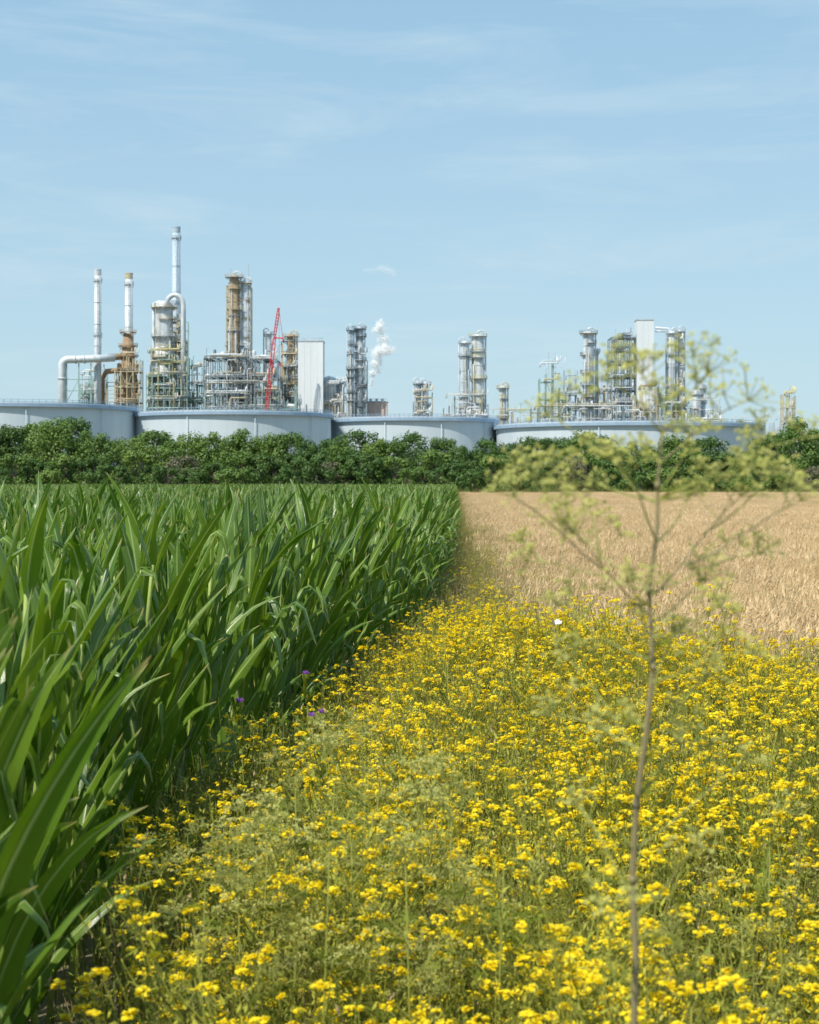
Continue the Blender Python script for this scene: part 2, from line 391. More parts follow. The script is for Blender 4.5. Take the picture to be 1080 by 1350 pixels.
def weed(seed,kind):
    r=random.Random(seed); mb=MB()
    for i in range(32):
        x=r.gauss(0,.13);y=r.gauss(0,.13);h=r.uniform(.4,1.02)
        tx=x+r.gauss(0,.16);ty=y+r.gauss(0,.16)
        if kind=='dry': mt=r.choice(['dry','dry','lime'])
        else: mt=r.choice(['fstem','lime','lime','fleaf','dry'] if kind=='mix' else ['fstem','fleaf','lime'])
        a=Vector((x,y,0));c=Vector((tx,ty,h));b=(a+c)/2+Vector((r.gauss(0,.03),r.gauss(0,.03),.05))
        mb.tube([a,b,c],[.0025,.002,.001],3,mt,cap=False)
        for k in range(19):
            t=r.uniform(.25,1); q=(a.lerp(b,t*2) if t<.5 else b.lerp(c,t*2-1))
            smallleaf(mb,q+Vector((r.gauss(0,.015),r.gauss(0,.015),r.gauss(0,.015))),r,r.uniform(.014,.042),mt if r.random()<.75 else 'fleaf',.8)
    for i in range(7):
        a=r.uniform(0,6.28); leafblade(mb,(r.gauss(0,.1),r.gauss(0,.1),0),a,.1,r.uniform(.4,1.4),r.uniform(.5,.9),.009,('dry' if kind=='dry' else 'fleaf'),segs=5,r=r)
    return mb
wmix=[weed(500+i,'mix').mesh('weed_clump') for i in range(5)]+[weed(520+i,'green').mesh('weed_clump') for i in range(2)]
wdry=[weed(540+i,'dry').mesh('dry_clump') for i in range(3)]
def flim(x): return 12.0+max(0,(3.2-x))*1.5
def infl(x,y):
    if x<bx(y)+0.45: return False
    return y<flim(x)+R.uniform(-1.2,1.0)
fp=[]
for i in range(3000):
    y=1.2+ (19.5-1.2)*math.sqrt(R.random()); x=R.uniform(-2,y*.262+1.2)
    if infl(x,y) and not (abs(x)<.9 and y<1.7):
        dn=noise.noise(Vector((x*.8,y*.6,3)))
        if R.random()<.68+dn*1.3: fp.append((x,y))
for i in range(90):
    y=R.uniform(3.4,6.5); x=R.uniform(bx(y)+.55,y*.25)
    fp.append((x,y))
nearf=sorted([p for p in fp if inview(p[0],p[1],.2) and p[1]>2.6],key=lambda p:p[1])[:300]
nf=set(nearf)
def hs(x,y):
    e=x-bx(y)-0.45
    return (.88+.12*min(1,e/1.0))*R.uniform(.76,1.24)*(1+.18*noise.noise(Vector((x,y*.7,7))))
for (x,y) in nearf:
    k=R.randrange(NF); o=obj('yellow_wildflower',fst[k],None,(x,y,0)); s=hs(x,y)*1.03; o.scale=(s,s,s); o.rotation_euler=(R.uniform(-.12,.12),R.uniform(-.12,.12),R.uniform(0,6.28))
    tag(o,'bushy yellow flowering mustard weed on field margin','wildflower','yellow wildflowers on the field margin')
    obj('blossom',fbl[k],o)
rest=[((x,y,0),(R.uniform(-.12,.12),R.uniform(-.12,.12),R.uniform(0,6.28)),hs(x,y)) for (x,y) in fp if (x,y) not in nf]
for i in range(90):
    x=R.gauss(1.7,.8); y=flim(x)-R.uniform(0,2.5)
    if x>bx(y)+.8: rest.append(((x,y,0),(R.uniform(-.1,.1),R.uniform(-.1,.1),R.uniform(0,6.28)),R.uniform(1.0,1.32)))
scatter('wildflower_meadow',rest,fall,label='mass of small yellow flowering weeds',cat='wildflowers')
up=[]
for i in range(4000):
    y=.9+(19.5-.9)*math.sqrt(R.random()); x=R.uniform(-2.2,y*.262+1.2)
    if x>bx(y)+.3 and y<flim(x)+1.0:
        up.append(((x,y,0),(R.uniform(-.12,.12),R.uniform(-.12,.12),R.uniform(0,6.28)),hs(x,y)*R.uniform(.68,1.0)))
scatter('weed_undergrowth',up,wmix+wdry[:1],label='tangled green and dry weeds under the flowers',cat='weeds')
dp=[]
y=14
while y<250:
    for k in range(5):
        dp.append(((bx(y)+R.uniform(.3,2.0 if y<45 else 1.5),y,0),(0,0,R.uniform(0,6.28)),R.uniform(.5,1.1)))
    y+=.16 if y<60 else .4
for i in range(160):
    x=R.uniform(-.2,4.5); y=12.4+max(0,(3.2-x))*2.2+R.uniform(-.8,2.2)
    if x>bx(y)+.5: dp.append(((x,y,0),(0,0,R.uniform(0,6.28)),R.uniform(.8,1.2)))
x=-80
while x<90:
    for k in range(6): dp.append(((x+R.uniform(-.4,.4),R.uniform(262,272),0),(0,0,R.uniform(0,6.28)),R.uniform(.9,1.8)))
    x+=.6
scatter('dry_grass_strip',dp,wdry+wmix[:3],label='dry brownish grass strip between the fields',cat='grass')
ep=[]
y=16
while y<30:
    ep.append(((bx(y)+R.uniform(.6,1.8),y,0),(0,0,R.uniform(0,6.28)),R.uniform(.7,1.0))); y+=.2+ (y-16)*.06
scatter('margin_flowers',ep,fall,label='sparse yellow flowers along the maize edge',cat='wildflowers')
# ---------------------------------------------------------------- hemlock
def umbel(mb,p,d,r,rad,n=13,mat='umbel',nq=11,sz=.0027):
    d=Vector(d).normalized(); u=d.orthogonal().normalized(); w=d.cross(u)
    for i in range(n):
        a=2*math.pi*i*0.618+r.uniform(-.3,.3); q=math.sqrt((i+.5)/n)*rad*r.uniform(.85,1.4)
        e=Vector(p)+(u*math.cos(a)+w*math.sin(a))*q+d*(rad*.75*(1-.35*(q/rad)**2))+Vector((r.gauss(0,.006),r.gauss(0,.006),r.gauss(0,.006)))
        mb.tube([p,e],[.0009,.0006],3,'hray',cap=False)
        for k in range(nq):
            f=e+(u*r.gauss(0,1)+w*r.gauss(0,1))*rad*.12+d*r.gauss(0,rad*.05)
            s=sz
            x=Vector((r.uniform(-1,1),r.uniform(-1,1),r.uniform(-1,1))).normalized()*s; yv=x.orthogonal().normalized()*s
            mb.quad(f-x,f-yv,f+x,f+yv,mat)
def feather(mb,p,d,r,L):
    d=Vector(d).normalized(); s=d.cross(Vector((0,0,1))).normalized(); p=Vector(p)
    mb.tube([p,p+d*L*.5+Vector((0,0,.01)),p+d*L+Vector((0,0,-L*.2))],[.0018,.0012,.0007],3,'fstem',cap=False)
    for i in range(9):
        t=.25+.75*i/9; b=p+d*L*t+Vector((0,0,-L*.2*t*t)); ll=L*.45*(1.1-t)
        for sg in (-1,1):
            dd=(s*sg+d*.6).normalized()
            for k in range(6):
                q=b+dd*ll*(k/6); w=ll*.12*(1.2-k/6)
                e=q+(d*r.uniform(-1,1)+dd*.6+Vector((0,0,r.uniform(-.4,.4)))).normalized()*w*2
                o=Vector((0,0,1))*w*.4+d*w*.3
                mb.quad(q,(q+e)/2+o,e,(q+e)/2-o,'fleaf')
def build_main():
    D=2.6;k=D/F; bxx=PX(832,D)
    th=thing('hemlock_plant',(bxx,D,0),'very tall pale green hemlock with open umbels rising above the weeds','plant','umbel weeds on the field margin')
    r=random.Random(5)
    def P(px,py,dy=0): return Vector(((px-832)*k,dy,PZ(py,D)))
    st=MB(); um=MB(); lf=MB()
    main=[Vector((.02,0,0)),Vector((0.0,0,.8)),P(836,1350),P(838,1250),P(834,1160),P(839,1060),P(853,960),P(861,880),P(856,780),P(867,690),P(867,640),P(873,570)]
    st.tube(main,[.007,.0064,.0056,.0054,.0052,.0048,.0044,.0039,.0034,.0029,.0026,.0015],8,'hstem')
    for i in (4,5,7,8,10):
        st.tube([main[i]-Vector((0,0,.006)),main[i]+Vector((0,0,.006))],[.0062 if i<6 else .0046]*2,8,'hstem')
    br=[
     ((860,815),(800,755),(742,690),-.06,.046),((800,755),(735,700),(672,655),-.10,.041),((745,692),(722,650),(706,630),.02,.036),
     ((868,665),(835,640),(805,600),.05,.038),((806,602),(765,572),(728,545),.08,.04),((866,715),(835,650),(800,610),-.12,.034),
     ((873,572),(845,535),(795,505),-.05,.04),((873,572),(868,530),(850,490),.03,.042),((873,572),(900,530),(925,495),-.06,.042),
     ((870,610),(930,560),(1000,525),.08,.044),((868,650),(900,600),(905,575),-.03,.035),((868,660),(955,610),(1045,580),-.08,.04),
     ((862,785),(925,715),(985,655),.05,.044),((900,745),(975,705),(1045,660),-.05,.042),((860,820),(900,800),(945,770),.1,.034),
     ((935,705),(990,665),(1040,625),.1,.036),((857,880),(842,800),(820,765),-.08,.028),((846,1000),(800,930),(760,880),.1,.03),
     ((838,1050),(812,985),(780,945),-.1,.028),((848,960),(870,890),(895,840),.05,.028),((838,1120),(930,1060),(1000,1020),.1,.028),((873,572),(885,550),(885,525),.1,.036),
     ((868,660),(925,640),(960,620),-.1,.034),((800,755),(790,690),(768,645),.12,.036),((862,780),(800,735),(765,705),.1,.028),
     ((862,780),(790,760),(705,745),.14,.03),((868,660),(800,640),(748,615),.15,.03),((866,715),(905,680),(925,655),.12,.03),((858,840),(905,825),(930,795),-.1,.026),
     ((838,1190),(800,1120),(770,1075),.1,.022),((838,1210),(880,1150),(905,1100),-.08,.02),((836,1270),(800,1220),(780,1180),-.1,.02),((850,970),(910,930),(950,905),.12,.026),((858,870),(790,840),(745,805),.1,.028),((862,780),(940,750),(1020,735),.12,.03),
     ((857,900),(910,870),(965,850),-.12,.026),((848,990),(790,960),(730,955),.1,.022),((843,1050),(890,1000),(915,975),.1,.022)]
    for a,b,c,dy,rad in br:
        A=P(*a,0 if abs(a[0]-855)<35 else dy*.5);B=P(*b,dy*.5);C=P(*c,dy)
        st.tube([A,A.lerp(B,.5)+Vector((0,0,-.004)),B,B.lerp(C,.6)+Vector((0,0,.004)),C],[.0018,.0015,.0013,.001,.0008],5,'hstem' if rad>.04 else 'hray',cap=False)
        dr=(C-B).normalized()+Vector((0,0,1.2))
        umbel(um,C,dr,r,rad,12,nq=9,sz=.0025)
        for q in range(3):
            dd=Vector((r.uniform(-1,1),r.uniform(-1,1),.8)); e=C.lerp(B,r.uniform(.1,.7)); f=e+dd.normalized()*r.uniform(.03,.07)
            st.tube([e,f],[.0009,.0007],4,'hray',cap=False); umbel(um,f,dd+Vector((0,0,1)),r,rad*.52,7,nq=7,sz=.0024)
    for (px,py,dx) in ((860,800,-1),(858,860,1),(848,960,-1),(868,660,1),(838,1060,1),(836,1170,-1),(842,1010,1),(855,900,-1),(838,1120,-1),(836,1240,1),(836,1300,-1)):
        for q in range(2): feather(lf,P(px,py),(dx*r.uniform(.4,1),r.uniform(-.8,.8),r.uniform(.1,.9)),r,r.uniform(.05,.09))
    part('stem',st,th);part('blossom',um,th);part('leaf',lf,th)
build_main()
def small_hem(seed):
    r=random.Random(seed); mb=MB(); H=1.0
    mb.tube([(0,0,0),(.02,0,.5),(0,.01,1.0)],[.003,.0025,.0015],6,'fstem')
    for i in range(8):
        t=r.uniform(.5,1); a=r.uniform(0,6.28); l=r.uniform(.12,.3)*(1.5-t)
        A=Vector((0,0,t)); C=A+Vector((math.cos(a)*l,math.sin(a)*l,l*.9)); B=(A+C)/2+Vector((math.cos(a),math.sin(a),-.5))*l*.15
        mb.tube([A,B,C],[.0014,.0011,.0009],4,'fstem',cap=False); umbel(mb,C,Vector((math.cos(a)*.3,math.sin(a)*.3,1)),r,r.uniform(.028,.042),11,nq=8,sz=.0023)
        for q in range(3):
            dd=Vector((r.uniform(-1,1),r.uniform(-1,1),.8)).normalized(); e=B.lerp(C,r.uniform(0,.6)); f=e+dd*r.uniform(.04,.09)
            mb.tube([e,f],[.0009,.0007],3,'fstem',cap=False); umbel(mb,f,dd+Vector((0,0,1)),r,r.uniform(.02,.03),7,nq=7,sz=.0021)
    for i in range(10): feather(mb,(0,0,r.uniform(.3,.9)),(r.uniform(-1,1),r.uniform(-1,1),.3),r,r.uniform(.1,.18))
    return mb
hm=[small_hem(70+i) for i in range(5)]
hst=[m.mesh('hemlock_stem',['hray','fstem','fleaf']) for m in hm]; hbl=[m.mesh('hemlock_blossom',['umbel']) for m in hm]
for (px,py,D) in ((485,872,5.4),(385,902,5.2),(440,925,5.6),(590,930,4.8),(540,960,4.4),(430,990,4.6),(310,985,4.8),(350,1010,5.0),(660,1010,4.4),(270,1050,4.6),(930,1110,4.2),(1010,990,5.0)):
    zt=PZ(py,D); k=R.randrange(5); o=obj('hemlock_plant',hst[k],None,(PX(px,D),D,0)); s=zt/1.2; o.scale=(s*.9,s*.9,s); o.rotation_euler=(0,0,R.uniform(0,6.28))
    tag(o,'slender pale green umbel weed among yellow flowers','plant','umbel weeds on the field margin'); obj('blossom',hbl[k],o)
# thistles
def thistle(px,py,D):
    z=PZ(py,D); r=random.Random(int(px)); st=MB();bl=MB()
    st.tube([(0,0,0),(.03,0,z*.5),(0,0,z)],[.0035,.0025,.002],5,'fstem'); st.vessel((0,0,z),(0,0,z+.014),.009,10,'fleaf')
    for i in range(20): 
        leafblade(st,(0,0,z*r.uniform(.2,.97)),r.uniform(0,6.28),.6,1.4,.12,.02,'fleaf',segs=5,r=r)
    for i in range(60):
        a=r.uniform(0,6.28);s=r.uniform(0,1.6); d=Vector((math.cos(a)*s,math.sin(a)*s,1)).normalized()*.024; b=Vector((math.cos(a)*.005,math.sin(a)*.005,z+.015)); w=Vector((-math.sin(a),math.cos(a),0))*.002
        bl.quad(b-w,b+w,b+d+w*.6,b+d-w*.6,'purple')
    th=thing('thistle_plant',(PX(px,D),D,0),'purple thistle flower head beside the maize','thistle','purple thistles'); part('stem',st,th);part('blossom',bl,th)
thistle(403,893,9.6);thistle(316,930,8.6);thistle(425,945,8.0);thistle(411,950,8.1)
def butterfly():
    D=7.0; b=MB();w=MB()
    b.tube([(0,-.012,0),(0,0,.001),(0,.012,0)],[.001,.002,.001],6,'dark')
    th=thing('white_butterfly',(PX(731,D),D,PZ(822,D)),'small white butterfly fluttering above the yellow flowers','butterfly')
    part('body',b,th)
    for sg in (-1,1):
        w=MB(); zz=.016
        w.quad((0,-.008,0),(sg*.018,-.018,zz),(sg*.024,-.004,zz*1.3),(0,.002,0),'white'); w.quad((0,.0025,0),(sg*.021,.0,zz*1.1),(sg*.016,.016,zz),(0,.01,0),'white')
        part('wing',w,th)
    th.rotation_euler=(.5,.2,.6)
butterfly()
# ---------------------------------------------------------------- trees
def tree(seed,H,Wd,low,leafm,n=48,per=110,ls=.2):
    r=random.Random(seed); tr=MB(); cr=MB()
    tr.tube([(0,0,0),(r.uniform(-.1,.1),0,H*.3),(r.uniform(-.3,.3),r.uniform(-.2,.2),H*.75)],[.022*H,.016*H,.005*H],8,'bark')
    cs=[]
    for i in range(n):
        t=r.random(); z=low*H+(H*(.93-low))*t
        env=math.sin(math.pi*min(1,.22+.70*t))**.7
        a=r.uniform(0,6.28); q=math.sqrt(r.uniform(.15,1))*Wd*.5*env*r.uniform(.75,1.1)
        c=Vector((math.cos(a)*q,math.sin(a)*q,z)); cs.append((c,r.uniform(.10,.17)*H*(1.15-.4*t)))
    for c,rad in cs[:16]:
        z0=max(.15*H,c.z*.5); tr.tube([(0,0,z0),(c.x*.5,c.y*.5,(z0+c.z)/2),(c.x,c.y,c.z)],[.009*H,.006*H,.003*H],5,'bark',cap=False)
    for c,rad in cs:
        for k in range(per):
            d=Vector((r.gauss(0,1),r.gauss(0,1),r.gauss(0,.8))).normalized()
            p=c+d*rad*r.uniform(.6,1.1)
            nr=(d+Vector((r.gauss(0,.4),r.gauss(0,.4),r.gauss(0,.4)+.3))).normalized()
            u=nr.orthogonal().normalized(); v=nr.cross(u); a=r.uniform(0,6.28); s=ls*r.uniform(.6,1.3)
            u2=(u*math.cos(a)+v*math.sin(a))*s; v2=(v*math.cos(a)-u*math.sin(a))*s*.6
            cr.quad(p-u2,p-v2,p+u2,p+v2,leafm)
    return tr.mesh('tree_trunk'),cr.mesh('tree_crown')
TV=[tree(11,10,8.0,.12,'tleafa'),tree(12,10,9,.1,'tleafb'),tree(13,10,7.5,.15,'tleafa'),tree(14,10,9.5,.08,'tleafb'),tree(15,10,7,.1,'tleafa'),tree(16,10,8.5,.1,'tleafb')]
SV=[tree(21,5,6,.02,'tleafa',34,100,.17),tree(22,5,7,.02,'tleafb',34,100,.17),tree(23,5,6,.02,'tleafd',34,90,.15),tree(24,5,6.5,.02,'tleafb',34,100,.17)]
def prof(px):
    P=[(-200,550),(0,560),(60,546),(110,560),(170,575),(350,571),(430,581),(480,573),(550,579),(600,588),(690,585),(760,575),(850,585),(900,579),(960,587),(1000,583),(1050,560),(1300,556)]
    for (a,b),(c,d) in zip(P,P[1:]):
        if px<=c: return b+(d-b)*(px-a)/(c-a)
    return 560
px=-70
while px<1150:
    D=R.uniform(306,322); zt=PZ(prof(px)+R.uniform(-10,10),D); k=R.randrange(6)
    o=thing('broadleaf_tree',(PX(px,D),D,0),'leafy green broadleaf tree in the windbreak','tree','broadleaf trees in the windbreak'); s=zt/10.0
    w=s*R.uniform(.85,1.15); o.scale=(w,w,s); o.rotation_euler=(0,0,R.uniform(0,6.28)); obj('trunk',TV[k][0],o);obj('crown',TV[k][1],o)
    px+=R.uniform(15,27)
px=-70
while px<1150:
    D=R.uniform(280,300); zt=PZ(R.uniform(594,620),D)
    k=R.randrange(4)
    if k==2 and R.random()<.7: k=0
    o=thing('hedge_shrub',(PX(px,D),D,0),'dusty greyish green shrub in front of the trees' if k==2 else 'dense green shrub in front of the trees','shrub','shrubs along the windbreak'); s=zt/5.0
    o.scale=(s*1.05,s,s); o.rotation_euler=(0,0,R.uniform(0,6.28)); obj('trunk',SV[k][0],o);obj('crown',SV[k][1],o)
    px+=R.uniform(17,27)
# ---------------------------------------------------------------- storage tanks
def tank(cx,w,ytop,D,label):
    X0=PX(cx,D);Rr=w*.5*D/F;H=PZ(ytop,D)
    th=thing('storage_tank',(X0,D,0),label,'storage tank','oil storage tanks')
    n=128
    wl=MB();gd=MB();rl=MB();rf=MB()
    zs=[H*i/9 for i in range(0,10)]
    for i in range(n):
        a=2*math.pi*i/n;b=2*math.pi*(i+1)/n
        for j in range(9):
            z0=zs[j];z1=zs[j+1]; r0=Rr-.03*(j)
            i0=len(wl.v); wl.v+=[(r0*math.cos(a),r0*math.sin(a),z0),(r0*math.cos(b),r0*math.sin(b),z0),(r0*math.cos(b),r0*math.sin(b),z1),(r0*math.cos(a),r0*math.sin(a),z1)]
            wl.face((i0,i0+1,i0+2,i0+3),'tank')
        ri=Rr-.6
        wl.quad((ri*math.cos(a),ri*math.sin(a),H),(ri*math.cos(b),ri*math.sin(b),H),(ri*math.cos(b),ri*math.sin(b),H-4),(ri*math.cos(a),ri*math.sin(a),H-4),'tank')
        wl.quad((ri*math.cos(a),ri*math.sin(a),H),((Rr-.3)*math.cos(a),(Rr-.3)*math.sin(a),H),((Rr-.3)*math.cos(b),(Rr-.3)*math.sin(b),H),(ri*math.cos(b),ri*math.sin(b),H),'tank')
    def ringbox(m,r0,r1,z0,z1,mat):
        for i in range(n):
            a=2*math.pi*i/n;b=2*math.pi*(i+1)/n
            p=lambda r,t,z:(r*math.cos(t),r*math.sin(t),z)
            m.quad(p(r1,a,z0),p(r1,b,z0),p(r1,b,z1),p(r1,a,z1),mat); m.quad(p(r0,a,z1),p(r1,a,z1),p(r1,b,z1),p(r0,b,z1),mat); m.quad(p(r0,b,z0),p(r1,b,z0),p(r1,a,z0),p(r0,a,z0),mat)
    ringbox(gd,Rr-.35,Rr+.9,H-1.5,H-.45,'girder')
    for i in range(120):
        a=2*math.pi*i/120; c,s=math.cos(a),math.sin(a); rl.tube([((Rr+.8)*c,(Rr+.8)*s,H-.5),((Rr+.8)*c,(Rr+.8)*s,H+.85)],.08,4,'girder' if i%4 else 'rail',False)
    for z in (H+.15,H+.8): rl.tube([((Rr+.8)*math.cos(2*math.pi*i/96),(Rr+.8)*math.sin(2*math.pi*i/96),z) for i in range(97)],.07,4,'girder',False)
    rf.v+=[((Rr-.6)*math.cos(2*math.pi*i/n),(Rr-.6)*math.sin(2*math.pi*i/n),H-3.5) for i in range(n)]; rf.face(range(n),'tank')
    for a in (-1.9,-1.25,-.6):
        c,s=math.cos(a),math.sin(a); sr=MB(); sr.tube([((Rr+.35)*c,(Rr+.35)*s,0),((Rr+.35)*c,(Rr+.35)*s,H-1.7)],.13,6,'tank'); part('pipe',sr,th)
    part('wall',wl,th);part('wind_girder',gd,th);part('railing',rl,th);part('floating_roof',rf,th)
tank(18,320,537,585,'huge pale grey oil storage tank with blue grey rim')
tank(306,262,546,600,'round pale grey storage tank with blue rim walkway')
tank(545,220,553,622,'smaller pale grey storage tank behind hedge trees')
tank(828,348,561,610,'wide low pale grey storage tank with rim railing')
# ---------------------------------------------------------------- refinery
def platform(th,Rc,z,ext=1.3,deck='rail',rail='rail',a0=0,a1=2*math.pi,cx=0,cy=0):
    mb=MB(); n=12; r1=Rc+ext; r0=Rc+.05
    p=lambda r,t,zz:(cx+r*math.cos(t),cy+r*math.sin(t),zz)
    for i in range(n):
        a=a0+(a1-a0)*i/n;b=a0+(a1-a0)*(i+1)/n
        mb.quad(p(r0,a,z),p(r1,a,z),p(r1,b,z),p(r0,b,z),deck);mb.quad(p(r0,b,z-.2),p(r1,b,z-.2),p(r1,a,z-.2),p(r0,a,z-.2),deck);mb.quad(p(r1,a,z-.2),p(r1,b,z-.2),p(r1,b,z),p(r1,a,z),deck)
        mb.tube([p(r1-.05,a,z),p(r1-.05,a,z+1.2)],.07,4,rail,False)
        mb.tube([p(r0,a,z-1.6),p(r1-.1,a,z-.2)],.07,4,deck,False)
    for h in (.6,1.2): mb.tube([p(r1-.05,a0+(a1-a0)*i/n,z+h) for i in range(n+1)],.07,4,rail,False)
    part('platform',mb,th)
def ladder(mb,x,y,z0,z1,mat='rail'):
    for d in (-.3,.3): mb.tube([(x+d,y,z0),(x+d,y,z1)],.07,4,mat,False)
    z=z0
    while z<z1:
        mb.box(x-.3,x+.3,y-.04,y+.04,z,z+.08,mat); z+=.9
    z=z0+2
    while z<z1:
        mb.tube([(x+.5*math.cos(a),y-.1-.75*abs(math.sin(a)),z) for a in [math.pi*k/6 for k in range(7)]],.05,4,mat,False); z+=1.6
def column(cx,w,ytop,D,plats,label,shell='silver',deck='rail',rail='rail',pipe=True,steps=None,ext=1.3,name='distillation_column',cat='process column',dome=True,pc='silver'):
    X0=PX(cx,D);r=w*.5*D/F;H=PZ(ytop,D); rr=random.Random(int(cx*7))
    th=thing(name,(X0,D,0),label,cat,'refinery process columns'); sh=MB()
    if steps:
        z=0; prev=None
        for (yp,wp_) in steps:
            z1=PZ(yp,D); r1=wp_*.5*D/F
            if prev: sh.tube([(0,0,z-.01),(0,0,z+1.5)],[prev,r1],20,shell,False); z+=1.5
            sh.vessel((0,0,z),(0,0,z1),r1,20,shell) if yp==steps[-1][0] else sh.tube([(0,0,z),(0,0,z1)],r1,20,shell)
            prev=r1; z=z1
    else: sh.vessel((0,0,0),(0,0,H-r*.5),r,20,shell)
    z=4
    while z<H-3:
        sh.tube([(0,0,z),(0,0,z+.35)],r+.12 if not steps else .05,20,shell); z+=rr.uniform(4,8)
    part('shell',sh,th)
    plats=int(plats*1.35)
    z=H-1.2
    for i in range(plats):
        a=rr.uniform(0,6.28); full=rr.random()<.3 or i==0
        platform(th,r,z,ext*(1.2 if i==0 else rr.uniform(.45,1.35)),deck if rr.random()<.65 else 'rail',rail,a,a+(6.283 if full else rr.uniform(2.0,4.6)))
        z-=(H*.76)/plats*rr.choice([.5,.8,1.0,1.3,1.5])
        if z<H*.15: break
    la=MB(); ladder(la,r*.6,-r*.9-.5,H*.2,H*.6,rail); ladder(la,-r*.5,-r*.95-.5,H*.55,H-1,rail); ladder(la,-r*.2,-r*.95-.6,H*.1,H*.5,rail); part('ladder',la,th)
    if pipe:
        pm=MB(); sx=rr.choice([-1,1]); q=r+.8; pr=max(.3,r*.16)
        pm.tube([(0,0,H),(0,0,H+1.0),(sx*.5*q,0,H+1.5),(sx*q,0,H+.8),(sx*q,0,H*.5),(sx*q,-.4,H*.2)],pr,10,pc)
        pm.tube([(-sx*q*.6,-r,H*.8),(-sx*q*.6,-r-.5,H*.75),(-sx*q*.6,-r-.5,4)],pr*.6,8,pc)
        for t in range(6):
            a=rr.uniform(3.3,6.1); c,s=math.cos(a),math.sin(a); z1=H*rr.uniform(.5,.96)
            pm.tube([(r*c,r*s,z1+.4),((r+.5)*c,(r+.5)*s,z1),((r+.5)*c,(r+.5)*s,3)],rr.choice([.12,.18,.25]),6,rr.choice([pc,'dark','silver','tan']))
        part('pipe',pm,th)
    return th
def frame(x0,x1,ytop,D,bays,levels,label,steel='green',depth=16,dens=1.0,pipes=('silver','tan','white'),seed=1,zb=0,stag=True,vess=True,name='process_unit',lv0=.3):
    r=random.Random(seed); X0=PX(x0,D);X1=PX(x1,D);H=PZ(ytop,D);W=X1-X0
    dens*=1.6
    th=thing(name,((X0+X1)/2,D,0),label,'refinery unit','refinery process units')
    xs=[-W/2+W*i/bays for i in range(bays+1)]; ys=[-depth/2,0,depth/2]
    top=[H*(r.uniform(.78,1) if stag else 1) for _ in xs]; top[r.randrange(len(top))]=H
    st=MB();rl=st;dk=st;pp=MB(); b=.2
    zs=[H*(lv0+(1-lv0)*i/levels) for i in range(levels+1)]
    zs=[H*.15]+zs
    for i,x in enumerate(xs):
        for y in ys: st.box(x-b,x+b,y-b,y+b,0,top[i],steel)
    for z in zs:
        for i in range(bays):
            if z>min(top[i],top[i+1])+.1: continue
            for y in ys: st.box(xs[i]+b,xs[i+1]-b,y-b*.7,y+b*.7,z-.4,z,steel)
            for x in (xs[i],xs[i+1]):
                st.box(x-b*.6,x+b*.6,ys[0]+b,ys[2]-b,z-.38,z-.05,steel)
            if r.random()<.55:
                dk.box(xs[i]+.1,xs[i+1]-.1,ys[0]+.2,ys[2]-.2,z+.01,z+.1,steel)
                for h in (.6,1.2): rl.tube([(xs[i],ys[0]-.1,z+h),(xs[i+1],ys[0]-.1,z+h)],.07,4,r.choice(['rail','yel','rail']),False)
                k=xs[i]
                while k<xs[i+1]: rl.tube([(k,ys[0]-.1,z),(k,ys[0]-.1,z+1.2)],.06,4,'rail',False); k+=1.4
            if vess and r.random()<.4*dens:
                rad=r.uniform(.5,1.1); L=(xs[i+1]-xs[i])*.42; yy=r.uniform(ys[0]+2,0); vs=MB()
                if r.random()<.6: vs.vessel((xs[i]+(xs[i+1]-xs[i])*.5-L,yy,z+rad+.4),(xs[i]+(xs[i+1]-xs[i])*.5+L,yy,z+rad+.4),rad,14,r.choice(pipes))
                else:
                    hh=r.uniform(3,6); vs.vessel(((xs[i]+xs[i+1])/2,yy,z+.6),((xs[i]+xs[i+1])/2,yy,z+hh),rad,14,r.choice(pipes))
                part('vessel',vs,th)
    for i in range(bays):
        for j in range(len(zs)-1):
            if r.random()<.5 and zs[j+1]<=min(top[i],top[i+1])+.1:
                a,c=(xs[i],xs[i+1]) if r.random()<.5 else (xs[i+1],xs[i])
                st.tube([(a,ys[0]-.05,zs[j]),(c,ys[0]-.05,zs[j+1]-.5)],.12,4,steel,False)
    for k in range(int(W*1.8*dens)):
        x=r.uniform(-W/2,W/2); rad=r.choice([.1,.14,.18,.22,.32]); y=r.uniform(ys[0]-1,ys[0]+3); z0=r.uniform(0,.6)*H; z1=min(H*1.03,z0+r.uniform(.15,.5)*H); xx=max(-W/2,min(W/2,x+r.uniform(-8,8))); mt=r.choice(pipes)
        pp.tube([(x,y,z0),(x,y,z1-.8),(x+(.5 if xx>x else -.5),y,z1),(xx,y,z1),(xx,y+.8,z1),(xx,y+4,z1)],rad,6,mt)
    for k in range(int(levels*5*dens)):
        z=r.choice(zs)+r.uniform(.4,2); a=r.uniform(-W/2,0);c=r.uniform(0,W/2); y=r.uniform(ys[0]-1.2,ys[0]+1); rad=r.choice([.13,.18,.28])
        pp.tube([(a,y,z-2),(a,y,z-.3),(a+.4,y,z),(c,y,z),(c+.3,y,z+.4),(c+.3,y,z+2.5)],rad,6,r.choice(pipes))
    for k in range(int(W/3)):
        x=r.uniform(-W/2,W/2); y=r.uniform(ys[0],ys[2]); zt=H*r.uniform(.95,1.12); st.tube([(x,y,H*.5),(x,y,zt)],.1,4,r.choice([steel,'rail']),False)
        if r.random()<.4: st.tube([(x,y,zt),(x+.8,y,zt+.3)],.08,4,'rail',False)
    part('steelwork',st,th)
    part('pipework',pp,th)
    return th
